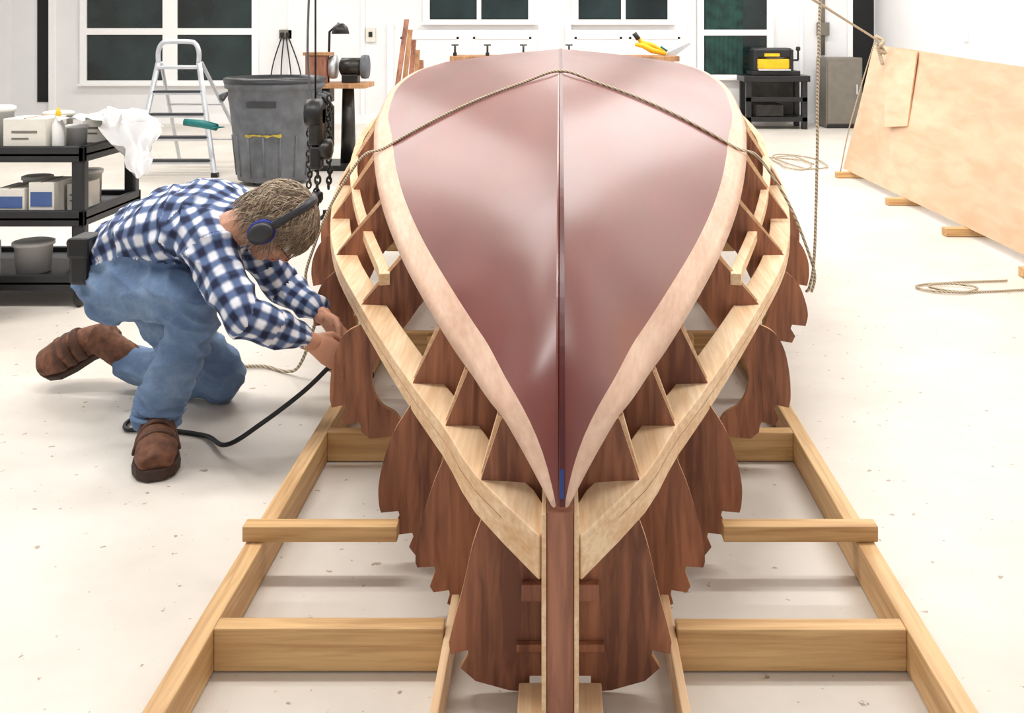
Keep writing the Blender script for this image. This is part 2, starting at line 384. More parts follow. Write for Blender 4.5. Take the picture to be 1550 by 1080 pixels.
for s in (-1,1):
    path=[V((s*herm(CD,Cx,d),d,herm(CD,Cz,d))) for d in [1.785+4.2*i/50 for i in range(51)]]
    w=s*.085; vs=[];fs=[];n=len(path)
    for i,p in enumerate(path):
        t=path[min(i+1,n-1)]-path[max(i-1,0)]; t.z=0; t.normalize(); sv=V((-t.y,t.x,0))
        th=.055+.025*max(0,1-i/12)
        for a,b in ((-.012*s,-th),(-.012*s,0),(w*.75,0),(w*.75,-th)): vs.append(p+sv*a+V((0,0,b)))
    for i in range(n-1):
        for j in range(4): fs.append((i*4+j,i*4+(j+1)%4,(i+1)*4+(j+1)%4,(i+1)*4+j))
    fs+=[(3,2,1,0),tuple((n-1)*4+j for j in range(4))]
    for i_,v_ in enumerate(vs):
        if v_.x*s<.010: v_.x=.010*s
    o=mesh('sheer_shelf_%s'%('port' if s<0 else 'starboard'),vs,fs,M['fir'],boat); bevel(o,.003)
    sweep('shelf_glue_line_%d'%s,[p+V((0,0,-.03)) for p in path[1:]],[(-.0128*s,-.001),(-.0128*s,0.0),(-.011*s,0.0),(-.011*s,-.001)],M['lumber'],boat)
    path=[V((s*herm(BD,Bx,d),d,herm(BD,Bz,d))) for d in [2.93+3.07*i/36 for i in range(37)]]
    o=sweep('chine_stringer_%d'%s,path,[(-.012*s,-.035),(-.012*s,0),(.02*s,0),(.02*s,-.035)],M['fir'],boat); bevel(o,.002)
fdef=[
 (1.94,[(.152,.35),(.172,.29),(.190,.21),(.206,.15),(.217,.105)],[(.214,.082),(.180,.090),(.178,.080),(.194,.055),(.165,.03),(.10,.012),(.06,.008)],[(.06,.04),(0,.04)]),
 (2.2,[(.258,.35),(.286,.28),(.312,.19),(.320,.130),(.316,.110)],[(.278,.112),(.276,.102),(.288,.068),(.280,.055),(.246,.060),(.244,.050),(.250,.03),(.232,.02)],[(.20,.05),(.175,.11),(.158,.2),(.15,.3),(.1,.42),(0,.46)]),
 (2.42,[(.368,.38),(.405,.32),(.430,.25),(.442,.19),(.441,.145),(.436,.124)],[(.394,.128),(.391,.118),(.406,.086),(.398,.070),(.360,.075),(.357,.065),(.368,.04),(.352,.02)],[(.325,.04),(.305,.09),(.290,.18),(.285,.28),(.24,.40),(.12,.5),(0,.55)]),
 (2.95,[(.59,.425),(.635,.40),(.665,.35),(.680,.28),(.684,.21),(.678,.177)],[(.640,.186),(.636,.174),(.648,.144),(.638,.124),(.598,.135),(.592,.123),(.590,.105),(.565,.085),(.50,.092)],[(.465,.115),(.488,.158),(.535,.19),(.56,.25),(.545,.32),(.46,.42),(.38,.52),(.2,.66),(0,.7)]),
 (3.45,[(.782,.46),(.825,.42),(.850,.36),(.860,.31),(.852,.27)],[(.805,.275),(.800,.262),(.816,.235),(.805,.212),(.765,.218),(.760,.205),(.765,.18),(.70,.17)],[(.66,.20),(.70,.25),(.72,.33),(.67,.42),(.58,.56),(.3,.76),(0,.82)]),
 (3.95,[(.912,.49),(.955,.45),(.983,.39),(.990,.33),(.982,.28)],[(.938,.287),(.934,.272),(.948,.245),(.93,.217),(.89,.222),(.885,.19),(.82,.17)],[(.78,.21),(.83,.28),(.83,.36),(.78,.46),(.68,.60),(.35,.84),(0,.9)])]
base=fdef[-1]
for d,dx,dz in ((4.5,.095,.04),(5.0,.125,.09),(5.5,.08,.15)):
    fdef.append((d,[(x+dx,z+dz*(z/.5)) for x,z in base[1]],[(x+dx,z+dz*(z/.5)) for x,z in base[2]],[(x+dx if x>0 else 0,z+dz*(z/.9)*.3) for x,z in base[3]]))
for k,(d,outer,tail,inner) in enumerate(fdef):
    ax,az,zk=herm(Ds,Ax,d),herm(Ds,Az,d),herm(Ds,Zk,d); cx,cz=herm(CD,Cx,d),herm(CD,Cz,d)
    top=[(0,zk-.02)]+[(hullpt(d,s).x,hullpt(d,s).z-.018) for s in (.25,.5,.75,.97)]
    half=top+[(cx+.004,cz),(cx+.002,cz-.045)]+smooth2(outer)+tail+(smooth2(inner) if k else inner)
    right=half; left=[(-x,z) for x,z in half[::-1] if x>1e-6]
    plate('frame_%d'%(k+1),right+left,d-.009,d+.009,[M['mahog'],M['plyedge']],boat)
    for s in (-1,1):
        a=V((s*(ax-.004),d+.022,az-.012)); b=V((s*(cx-.002),d+.022,cz+.002))
        t=(b-a).normalized(); q=V((s*t.z*-1,0,s*t.x)); w=.008
        vs=[]
        for p in (a,b):
            for yy in (-.011,.028):
                for ww in (-w,w): vs.append(p+V((0,yy,0))+q*ww)
        mesh('cleat_%d_%d'%(k,s),vs,[(0,1,3,2),(4,6,7,5),(0,4,5,1),(2,3,7,6),(0,2,6,4),(1,5,7,3)],M['fir'],boat)
bevel(box('frame_tie',(-.075,1.912,.195),(.075,1.930,.228),M['mahogL'],boat),.002)
bevel(box('frame_tie_low',(-.085,1.915,.095),(.085,1.930,.110),M['mahog'],boat),.002)
d=6.0
half=[(0,herm(Ds,Zk,d)-.01)]+[(hullpt(d,s).x,hullpt(d,s).z-.012) for s in (.25,.5,.75,1)]+[(.87,.93),(.89,.79),(.92,.65),(.88,.55),(0,.5)]
plate('transom',half+[(-x,z) for x,z in half[::-1] if x>1e-6],d-.012,d+.012,[M['mahog'],M['plyedge']],boat)
def stem_strip(name,x0,x1,yf,mat,dep=.125):
    prof=[(yf,.43),(yf-.002,.30),(yf+.0,.15),(yf+.004,.036)]
    vs=[];fs=[]
    for y,z in prof:
        vs+=[V((x0,y,z)),V((x1,y,z)),V((x1,y+dep,z)),V((x0,y+dep,z))]
    for i in range(len(prof)-1):
        for j in range(4): fs.append((4*i+j,4*i+(j+1)%4,4*i+4+(j+1)%4,4*i+4+j))
    fs+=[(3,2,1,0),tuple(range(4*len(prof)-4,4*len(prof)))]
    return bevel(mesh(name,vs,fs,mat,boat),.002)
stem_strip('stem_face',-.0245,.0245,1.785,M['mahogL'])
stem_strip('stem_lamination_port',-.0335,-.0250,1.775,M['fir'])
stem_strip('stem_lamination_starboard',.0250,.0335,1.775,M['fir'])
sweep('keelson',[V((0,d,herm(Ds,Zk,d)-.05)) for d in [2.0+3.9*i/30 for i in range(31)]],[(-.03,-.04),(-.03,.0),(.03,.0),(.03,-.04)],M['fir'],boat)
for i,(y,z,w) in enumerate(((3.02,.50,.40),(3.52,.54,.58),(4.02,.58,.7),(4.57,.62,.8))):
    bevel(box('cross_spall_%d'%i,(-w,y-.045,z-.17),(w,y+-.012+.0,z-.12),M['pineX'],boat),.003)
for i,(x,y,z) in enumerate(((.71,3.47,.3),(.71,4.0,.24),(.71,5.02,.35))):
    for s in (-1,1):
        a,b=sorted((s*(x),s*(x+.03))); bevel(box('prop_%d_%d'%(i,s),(a,y-.02,.09),(b,y+.02,z),M['pineX'],boat),.002)
# ---------------------------------------------------------------- ropes
rp=root('lashing_rope',(0,3.9,1.1))
half=[hullpt(3.9,s,.007) for s in (.0,.2,.4,.6,.8,.95)]+[V((.765,3.89,.81)),V((.83,3.89,.73)),V((.905,3.885,.60)),V((.965,3.885,.45)),V((.998,3.885,.34)),V((.985,3.885,.27))]
full=[V((-p.x,p.y,p.z)) for p in half[:0:-1]]+half
cord('rope_over_hull',full,.0058,M['rope'],rp)
hr=root('hanging_rope',(1.05,3.85,2))
cord('rope_drop',[(1.075,3.83,3.59),(1.005,3.84,1.34),(.998,3.85,.8),(.99,3.86,.42),(.975,3.87,.30),(.97,3.9,.27)],.006,M['rope'],hr)
tr=root('tied_rope',(2.2,7,1.5))
cord('rope_span',[(1.2,5.0,1.50),(1.8,6.3,1.37),(2.55,8.0,1.22),(2.72,8.5,1.17)],.008,M['rope'],tr)
cord('rope_knot',[(2.70,8.5,1.25),(2.76,8.46,1.2),(2.70,8.44,1.14),(2.78,8.48,1.10),(2.72,8.5,1.18),(2.75,8.45,1.0)],.016,M['rope'],tr)
cord('rope_tail',[(2.73,8.6,1.2),(2.64,8.7,.8),(2.56,8.8,.4),(2.50,8.85,.02)],.006,M['rope'],tr)
fr_=root('rope_coil_on_floor',(2.2,9,.02))
pts=[]
for i in range(22):
    a=i*.75; pts.append((2.2+.20*math.cos(a)+.14*math.sin(a*.31)+.1*random.random(),9.5+.5*math.sin(a)+.2*math.sin(a*.23),.010+.005*(i%3)))
cord('rope_strand',pts,.007,M['rope'],fr_,6,6)
f2=root('rope_coil_on_floor.001',(2.0,5,.02))
cord('rope_strand',[(2.3,5.1,.008),(2.0,5.06,.008),(1.80,5.0,.008),(1.82,4.9,.009),(1.98,4.86,.012),(2.08,4.95,.012),(1.95,5.02,.014),(1.84,4.95,.016),(1.98,4.88,.008),(2.3,4.92,.008)],.0055,M['rope'],f2)
# ---------------------------------------------------------------- leaning plywood
pp=root('plywood_hull_panel',(2.7,7,0))
grid=[[ (2.55,8.9,.05),(2.70,8.95,.55),(2.86,9.0,1.16)],
      [ (2.56,7.8,.05),(2.66,7.9,.50),(2.83,8.0,1.14)],
      [ (2.57,6.6,.05),(2.71,6.7,.58),(2.80,6.8,1.10)],
      [ (2.58,5.4,.05),(2.70,5.4,.55),(2.80,5.5,1.06)],
      [ (2.60,4.3,.05),(2.70,4.3,.55),(2.80,4.3,1.04)]]
vs=[V(p) for r in grid for p in r]; fs=[]
for i in range(4):
    for j in range(2):
        a,b,c,d_=i*3+j,i*3+j+1,(i+1)*3+j+1,(i+1)*3+j
        if (i+j)%2: fs+=[(a,b,c),(a,c,d_)]
        else: fs+=[(a,b,d_),(b,c,d_)]
o=mesh('sheet',vs,fs,[M['ply'],M['plyedge']],pp); sd=o.modifiers.new('t','SOLIDIFY'); sd.thickness=.012; sd.material_offset_rim=1
o=mesh('overlap_sheet',[V((2.60,7.95,.52)),V((2.66,7.6,.56)),V((2.79,7.75,1.128)),V((2.845,8.7,1.148))],[(0,1,2,3)],[M['ply'],M['plyedge']],pp); sd=o.modifiers.new('t','SOLIDIFY'); sd.thickness=.010; sd.material_offset_rim=1
for i,y in enumerate((8.7,7.35,6.25,5.2)): bevel(box('floor_batten_%d'%i,(2.42,y-.04,.002),(2.82,y+.04,.05),M['pineX'],pp),.003)
# ---------------------------------------------------------------- planer on stand
pl=root('thickness_planer',(2.85,13.1,.7))
X0,X1,Y0,Y1=2.42,3.22,12.9,13.4
st=root('planer_stand',(2.85,13.1,0))
for i,(x,y) in enumerate(((X0,Y0),(X1-.07,Y0),(X0,Y1-.07),(X1-.07,Y1-.07))): box('leg_%d'%i,(x,y,0),(x+.07,y+.07,.64),M['black'],st,.004)
box('top',(X0-.03,Y0-.03,.62),(X1+.03,Y1+.02,.70),M['black'],st,.006); box('shelf',(X0,Y0,.10),(X1,Y1,.16),M['black'],st,.004); box('mid_rail',(X0,Y0,.36),(X1,Y0+.04,.42),M['black'],st,.004)
box('back_panel',(X0+.07,Y1-.04,.16),(X1-.07,Y1-.02,.62),M['steel'],st)
box('tool_crate',(X0+.15,Y0+.05,.16),(X0+.5,Y1-.1,.32),M['steel'],st,.01)
box('base',(X0+.08,Y0+.05,.70),(X1-.08,Y1-.08,.76),M['black'],pl,.008); box('body',(X0+.14,Y0+.08,.78),(X1-.2,Y1-.12,.92),M['yellow'],pl,.02)
for x in (X0+.11,X1-.22): box('side_casting_%.1f'%x,(x,Y0+.05,.76),(x+.05,Y1-.1,1.04),M['black'],pl,.01)
box('head',(X0+.12,Y0+.06,.93),(X1-.18,Y1-.1,1.06),M['black'],pl,.03); box('infeed_table',(X0+.16,Y0-.02,.765),(X1-.22,Y0+.09,.785),M['alu'],pl,.003)
box('label',(X0+.25,Y0+.054,.95),(X0+.45,Y0+.06,.99),M['yellow'],pl)
lathe('height_crank',(X1-.1,Y0+.1,.90),[(.012,0),(.012,.12),(.03,.13),(.03,.17),(.012,.18)],M['black'],pl,12)
tube('crank_arm',[(X1-.1,Y0+.1,.90),(X1-.2,Y0+.1,.90)],.014,M['black'],pl)
cb=root('metal_cabinet',(3.75,13.3,0)); box('carcass',(3.50,13.05,.01),(3.98,13.55,.93),M['cab'],cb,.01)
box('door_panel',(3.52,13.035,.06),(3.96,13.05,.88),M['cab'],cb,.006); box('handle',(3.89,13.015,.45),(3.91,13.037,.58),M['alu'],cb); box('plinth',(3.51,13.04,.0),(3.97,13.5,.05),M['black'],cb)
lathe('white_bucket',(4.15,13.2,0),[(.10,0),(.11,.02),(.13,.34),(.14,.34),(.14,.37),(.125,.37),(.115,.05)],M['bucket'])
cdt=root('electrical_conduit',(3.6,YB,1)); tube('pipe',[(3.62,YB-.04,.95),(3.62,YB-.04,2.6)],.03,M['cab'],cdt,10); box('junction_box',(3.54,YB-.09,1.22),(3.70,YB-.005,1.40),M['cab'],cdt,.006)
# ---------------------------------------------------------------- workbench beyond hull
wb=root('workbench',(0,11.5,0))
box('top',(-1.25,11.2,.94),(1.35,11.9,1.0),M['lumber'],wb,.005)
for i,(x,y) in enumerate(((-1.2,11.25),(1.2,11.25),(-1.2,11.75),(1.2,11.75))): box('leg_%d'%i,(x,y,0),(x+.09,y+.09,.94),M['lumber'],wb)
for i,x in enumerate((-1.2,-.83,-.42,.1)):
    c=root('bar_clamp' if i==0 else 'bar_clamp.%03d'%i,(x,11.35,1.0))
    lathe('screw',(x,11.3,1.0),[(.012,0),(.012,.13)],M['steel'],c,8); lathe('t_handle',(x-.04,11.3,1.125),[(.008,0),(.008,.08)],M['steel'],c,8,'X')
    box('jaw',(x-.02,11.27,1.0),(x+.02,11.34,1.04),M['steel'],c,.004)
yc=root('yellow_spring_clamp',(1.05,11.4,1.0))
tube('arm_a',[(.86,11.4,1.13),(.95,11.4,1.12),(1.06,11.4,1.06),(1.22,11.4,1.02)],[.02,.034,.036,.02],M['yellow'],yc)
tube('arm_b',[(.87,11.42,1.24),(.94,11.42,1.15),(1.06,11.42,1.12),(1.2,11.42,1.04)],[.02,.03,.03,.018],M['yellow'],yc)
tube('grip',[(.85,11.4,1.26),(.9,11.4,1.19)],[.028,.028],M['black'],yc)
hs=root('hand_saw',(1.15,11.5,1.0)); mesh('blade',[V((1.18,11.5,1.002)),V((1.34,11.5,1.002)),V((1.52,11.5,1.13)),V((1.50,11.5,1.15))],[(0,1,2,3)],M['alu'],hs)
tube('handle',[(1.20,11.49,1.02),(1.14,11.49,1.06),(1.17,11.49,1.1),(1.24,11.49,1.05)],[.014]*4,M['teal'],hs)
lb=root('leaning_lumber',(-1.8,11.8,0))
for i in range(5):
    x=-1.93+.085*i; vs=[V((x,11.0+.05*i,0.0)),V((x+.05,11.0+.05*i,0.0)),V((x+.05,11.05+.05*i,0)),V((x,11.05+.05*i,0.0))]
    tp=V((.12-.05*i,.5,1.42-.12*i)); vs+=[v+tp for v in vs]
    mesh('board_%d'%i,vs,[(0,1,2,3),(4,5,6,7),(0,1,5,4),(1,2,6,5),(2,3,7,6),(3,0,4,7)],M['lumber'] if i%2 else M['mahogL'],lb)
# ---------------------------------------------------------------- stepladder
ld=root('stepladder',(-3.4,8.9,0))
def rail(n,a,b,w=.026): tube(n,[a,b],[(w*.7,w)]*2,M['alu'],ld,8,False,side=(0,1,0))
FL,FR=V((-3.76,8.72,0.0)),V((-3.04,8.72,.0)); TL,TR=V((-3.67,9.05,1.0)),V((-3.30,9.05,1.0))
rail('front_left',FL,TL);rail('front_right',FR,TR)
BL,BR=V((-3.70,9.65,0)),V((-3.0,9.65,0)); rail('rear_left',BL,TL+V((0,.06,0)),.018); rail('rear_right',BR,TR+V((0,.06,0)),.018)
tube('top_hoop',catmull([TL,TL+V((0.0,0,.1)),TL+V((.03,0,.17)),TL+V((.09,0,.19)),TR+V((-.09,0,.19)),TR+V((-.03,0,.17)),TR+V((0,0,.1)),TR],5),.022,M['alu'],ld)
for i,t in enumerate((.13,.33,.53,.73)):
    a=FL.lerp(TL,t);b=FR.lerp(TR,t)
    box('step_%d'%i,(a.x,a.y-.02,a.z-.02),(b.x,a.y+.08,a.z+.006),M['alu'],ld,.004); box('tread_%d'%i,(a.x+.02,a.y-.025,a.z+.0),(b.x-.02,a.y+.08,a.z+.018),M['charcoal'],ld)
box('platform',(TL.x,9.0,.94),(TR.x,9.2,.97),M['alu'],ld,.004)
for i,t in enumerate((.25,.6)):
    a=BL.lerp(TL,t);b=BR.lerp(TR,t); tube('rear_brace_%d'%i,[a,b],.01,M['alu'],ld,6)
for i,p in enumerate((FL,FR,BL,BR)): box('foot_%d'%i,(p.x-.03,p.y-.02,0),(p.x+.03,p.y+.03,.04),M['black'],ld,.004)
# ---------------------------------------------------------------- trash can
tcn=root('trash_can',(-2.44,8.4,0)); cx_,cy_=-2.43,8.45
prof=[(.28,.03),(.305,.04),(.315,.1),(.345,.4),(.375,.68),(.385,.72),(.385,.80),(.412,.81),(.415,.86),(.405,.885),(.39,.885),(.385,.86),(.37,.7),(.31,.08),(0.01,.07)]
lathe('body',(cx_,cy_,0),prof,M['grey'],tcn,48,cap=False)
lathe('liner_rim',(cx_,cy_,0),[(.418,.85),(.422,.89),(.395,.90),(.375,.85),(.33,.55),(.01,.5)],M['liner'],tcn,40,cap=False)
for i in range(16):
    a=2*math.pi*i/16; ca,sa=math.cos(a),math.sin(a)
    tube('rib_%d'%i,[(cx_+.312*ca,cy_+.312*sa,.08),(cx_+.347*ca,cy_+.347*sa,.42)],.010,M['grey'],tcn,6)
for s in (-1,1):
    cord('handle_%d'%s,[(cx_+s*.38,cy_-.08,.76),(cx_+s*.44,cy_-.07,.74),(cx_+s*.45,cy_,.70),(cx_+s*.44,cy_+.07,.74),(cx_+s*.38,cy_+.08,.76)],.016,M['grey'],tcn)
for i in range(4):
    a=math.pi/4+i*math.pi/2; lathe('caster_%d'%i,(cx_+.2*math.cos(a)-.012,cy_+.2*math.sin(a),.032),[(.03,0),(.03,.025)],M['black'],tcn,14,'X')
def curved_patch(name,a0,a1,z0,z1,r0,mat,parent,jag=0):
    n=14;vs=[];fs=[]
    for i in range(n+1):
        a=a0+(a1-a0)*i/n
        for z in (z0+jag*random.random(),z1-jag*random.random()):
            r=.305+(z-.04)*.115+r0; vs.append(V((cx_+r*math.cos(a),cy_+r*math.sin(a),z)))
    for i in range(n): fs.append((2*i,2*i+2,2*i+3,2*i+1))
    return mesh(name,vs,fs,mat,parent,True)
curved_patch('raised_label',-math.pi/2-.35,-math.pi/2+.3,.66,.71,.012,M['charcoal'],tcn)
curved_patch('paint_smear',-math.pi/2-.45,-math.pi/2+.42,.41,.45,.008,plain('ochre_smear',(170,150,60),.6,var=.3,scale=30),tcn,.02)
hd=root('teal_drywall_tool',(-2.95,8.1,.5))
tube('handle',[(-3.13,8.25,.53),(-2.98,8.25,.515),(-2.85,8.22,.49)],[.03,.035,.03],M['teal'],hd,10); 
tube('blade',[(-2.85,8.22,.49),(-2.82,8.2,.49)],[(.05,.006),(.06,.006)],M['teal'],hd,8)
# ---------------------------------------------------------------- grinder stand
gs=root('bench_grinder_stand',(-2.05,9.4,0))
tube('column',[(-2.0,9.35,.02),(-2.0,9.35,.76)],[.075,.055],M['steel'],gs,16)
box('base',(-2.32,9.1,0),(-1.85,9.6,.05),M['black'],gs,.01); box('table',(-2.34,9.15,.755),(-1.80,9.6,.80),M['lumber'],gs,.004)
lathe('motor',(-2.22,9.25,.18),[(.09,0),(.11,.03),(.11,.4),(.08,.44)],M['steel'],gs,20)
box('hanging_box',(-2.32,9.2,.62),(-2.14,9.4,.755),M['black'],gs,.01)
gr=root('bench_grinder',(-2.0,9.35,.8))
lathe('motor',(-2.08,9.35,.95),[(.05,0),(.085,.02),(.085,.2),(.05,.22)],M['steel'],gr,20,'X')
for s,x in ((0,-2.16),(1,-1.86)):
    lathe('wheel_guard_%d'%s,(x,9.35,.95),[(.04,-.02),(.11,-.01),(.115,.02),(.11,.05),(.03,.06)],M['grey'] if s else M['alu'],gr,22,'X')
box('pedestal',(-2.05,9.28,.80),(-1.90,9.42,.88),M['steel'],gr,.01)
wbx=root('wooden_box',(-2.25,9.25,.8)); box('carcass',(-2.36,9.17,.801),(-2.18,9.3,1.06),M['mahogL'],wbx,.004); box('lid',(-2.38,9.16,1.06),(-2.12,9.31,1.09),M['lumber'],wbx,.003)
dl_=root('desk_lamp',(-2.2,9.4,1.1)); tube('arm',[(-2.2,9.4,.80),(-2.2,9.45,1.28),(-2.1,9.4,1.36)],.012,M['black'],dl_); lathe('shade',(-2.08,9.38,1.26),[(.085,0),(.07,.06),(.03,.1)],M['black'],dl_,16)
oc=root('electrical_outlet',(-3.8,YB,1.2)); box('plate',(-3.88,YB-.03,1.17),(-3.70,YB,1.30),M['cab'],oc,.005); box('socket_a',(-3.86,YB-.05,1.2),(-3.81,YB-.03,1.26),M['black'],oc); box('socket_b',(-3.78,YB-.05,1.2),(-3.73,YB-.03,1.26),M['black'],oc)
pc=root('power_cord',(-3.8,13.5,1)); 
for i in range(4): cord('strand_%d'%i,[(-3.83+.03*i,YB-.07,1.2),(-3.95+.12*i,YB-.09,.8),(-4.0+.17*i,YB-.1,.35),(-4.0+.22*i,YB-.15,.012),(-3.6+.1*i,YB-.4,.012)],.009,M['cord'],pc)
ob=root('light_switch',(-2.6,YB,1.25)); box('plate',(-2.68,YB-.04,1.13),(-2.55,YB,1.33),M['box'],ob,.004); box('button',(-2.64,YB-.05,1.2),(-2.59,YB-.04,1.27),M['black'],ob)
oo=root('electrical_outlet.001',(XR,10.6,1.2)); box('plate',(XR-.02,10.55,1.17),(XR,10.67,1.31),M['trim'],oo,.003)
# ---------------------------------------------------------------- chain hoist
ch=root('chain_hoist',(-1.22,5,1))
def torus(c,R,r,rx=0,flat=1.0,n=14,m=6):
    vs=[];fs=[]
    Rm=Matrix.Rotation(rx,3,'Z')
    for i in range(n):
        a=2*math.pi*i/n
        for j in range(m):
            b=2*math.pi*j/m; vs.append(V(c)+Rm@V(((R*flat+r*math.cos(b))*math.cos(a),r*math.sin(b),(R+r*math.cos(b))*math.sin(a))))
    for i in range(n):
        for j in range(m): fs.append((i*m+j,i*m+(j+1)%m,((i+1)%n)*m+(j+1)%m,((i+1)%n)*m+j))
    return vs,fs
def chain(name,x,y,z0,z1,R,r):
    V_=[];F_=[];z=z0;i=0
    while z>z1:
        v,f=torus((x+.004*math.sin(i),y,z),R,r,(i%2)*math.pi/2+.4,.6); o=len(V_); V_+=v; F_+=[tuple(q+o for q in t) for t in f]; z-=R*1.45; i+=1
    return mesh(name,V_,F_,M['steel'],ch,True)
tube('suspension_cable',[(-1.235,5.0,ZC-.005),(-1.235,5.0,.94)],.005,M['steel'],ch,8); tube('air_line',catmull([(-1.27,5.02,ZC-.005),(-1.26,5.02,2.0),(-1.28,5.02,1.2),(-1.25,5.0,.93)]),.006,M['grey'],ch,8)
chain('hand_chain',-1.275,5.03,.93,.50,.018,.005); chain('hand_chain_b',-1.175,5.04,.95,.50,.018,.006)
lathe('hoist_drum',(-1.27,4.97,.88),[(.03,-.01),(.07,0),(.075,.03),(.075,.07),(.05,.085)],M['black'],ch,20,'X')
box('hoist_body',(-1.255,4.92,.72),(-1.185,5.02,.92),M['steel'],ch,.02); box('hoist_lower',(-1.25,4.93,.60),(-1.19,5.0,.72),M['black'],ch,.015)
lathe('hoist_wheel',(-1.20,4.97,.70),[(.02,-.01),(.05,0),(.055,.03),(.05,.05),(.02,.06)],M['steel'],ch,20,'X')
chain('hook_chain',-1.22,4.97,.61,.47,.022,.006)
cord('hook',[(-1.22,4.97,.47),(-1.22,4.97,.42),(-1.245,4.97,.385),(-1.22,4.97,.35),(-1.185,4.97,.365),(-1.18,4.97,.395)],.011,M['steel'],ch)
lathe('hook_block',(-1.22,4.97,.43),[(.02,0),(.032,.02),(.03,.05),(.015,.06)],M['black'],ch,14)
# ---------------------------------------------------------------- utility cart
ct=root('utility_cart',(-2.8,5.0,0))
CX0,CX1,CY0,CY1=-3.35,-2.22,4.62,5.25
for i,z in enumerate((.10,.40,.70)):
    box('shelf_%d'%i,(CX0,CY0,z),(CX1,CY1,z+.03),M['cart'],ct,.01)
    for j,(a,b) in enumerate((((CX0,CY0),(CX1,CY0+.03)),((CX0,CY1-.03),(CX1,CY1)),((CX1-.03,CY0),(CX1,CY1)),((CX0,CY0),(CX0+.03,CY1)))):
        box('lip_%d_%d'%(i,j),(a[0],a[1],z-.02),(b[0],b[1],z+.055),M['cart'],ct,.006)
for i,(x,y) in enumerate(((CX1-.065,CY0+.005),(CX1-.065,CY1-.065),(CX0+.005,CY0+.005),(CX0+.005,CY1-.065))):
    box('post_%d'%i,(x,y,.1),(x+.06,y+.06,.73),M['cart'],ct,.012)
    lathe('caster_%d'%i,(x+.015,y+.03,.045),[(.02,0),(.044,.003),(.044,.027),(.02,.03)],M['black'],ct,18,'X'); box('caster_fork_%d'%i,(x+.005,y+.015,.05),(x+.055,y+.045,.10),M['steel'],ct,.004)
def carton(name,x,y,z,w,d,h,strip=None):
    r=root(name,(x,y,z)); box('body',(x,y,z),(x+w,y+d,z+h),M['box'],r,.003)
    box('flap_seam',(x+w*.48,y-.0,z+h),(x+w*.52,y+d,z+h+.002),M['carton'],r)
    if strip: box('label',(x+.01,y-.003,z+h*.25),(x+w-.01,y,z+h*.7),M[strip],r)
    else: box('printed_text',(x+w*.2,y-.002,z+h*.55),(x+w*.8,y,z+h*.62),M['cab'],r); box('printed_text_b',(x+w*.2,y-.002,z+h*.35),(x+w*.6,y,z+h*.40),M['cab'],r)
zt=.731; zm=.431
carton('cardboard_box',-2.62,4.66,zt,.20,.2,.15); carton('cardboard_box.001',-2.40,4.98,zt,.12,.16,.13)
carton('cardboard_box.002',-2.50,4.66,zm,.12,.2,.15,'blue'); carton('cardboard_box.003',-2.66,4.66,zm,.14,.2,.12,'blue'); carton('cardboard_box.004',-2.365,4.75,zm,.075,.18,.13)
for i,(x,y,z,r_,h_) in enumerate(((-2.52,4.98,zt,.07,.16),(-2.74,4.82,zt,.08,.2),(-2.34,4.80,zt,.05,.11),(-2.62,4.97,zm,.07,.14),(-2.40,5.06,zm,.06,.16),(-2.55,4.8,.131,.09,.15),(-2.36,4.9,.131,.07,.13))):
    lathe('plastic_tub' if i==0 else 'plastic_tub.%03d'%i,(x,y,z),[(r_*.85,0),(r_*.95,h_*.85),(r_*1.06,h_*.86),(r_*1.06,h_*.97),(r_*.9,h_)],M['bucket'] if i%3 else M['box'],None,22)
gx=-2.375
gb=root('glue_bottle',(gx,4.69,zt)); lathe('bottle',(gx,4.69,zt),[(.025,0),(.027,.01),(.027,.12),(.012,.15),(.010,.16)],M['bucket'],gb,16); lathe('cap',(gx,4.69,zt+.155),[(.013,0),(.012,.02),(.005,.045)],M['yellow'],gb,12)
for i,(x,y) in enumerate(((-2.70,4.72),(-2.82,4.70))):
    s_=root('spray_can' if i==0 else 'spray_can.001',(x,y,.131)); lathe('can',(x,y,.131),[(.032,0),(.033,.004),(.033,.16),(.02,.18)],M['blue'] if i else M['alu'],s_,18); lathe('cap',(x,y,.31),[(.018,0),(.018,.03),(.012,.035)],M['black'],s_,14)
lathe('plastic_tub.007',(-2.66,4.42,0),[(.10,0),(.12,.28),(.13,.28),(.13,.32),(.11,.33)],M['carton'],None,22)
lathe('paint_can',(-2.95,4.36,0),[(.1,0),(.1,.22),(.105,.22),(.105,.24),(.09,.24)],M['box'],None,22)
def sheet(name,x0,x1,y0,y1,zt,drop,mat):
    nx,ny=30,16; vs=[];fs=[]
    for i in range(nx+1):
        for j in range(ny+1):
            u=i/nx;v=j/ny
            if u<.5: x=x0+(x1-x0)*u/.5; z=zt
            else: q=(u-.5)/.5; x=x1+q*.13; z=zt-(q**1.3)*drop*(.75+.4*math.sin(v*5))
            nn=noise.noise(V((x*11,v*6,u*6)))*.035
            vs.append(V((x+nn,y0+(y1-y0)*v+nn,z+abs(nn)*1.2)))
    for i in range(nx):
        for j in range(ny): fs.append((i*(ny+1)+j,i*(ny+1)+j+1,(i+1)*(ny+1)+j+1,(i+1)*(ny+1)+j))
    return mesh(name,vs,fs,mat,None,True)
sheet('plastic_sheet',-2.36,-2.19,4.66,5.20,.87,.26,M['bag'])
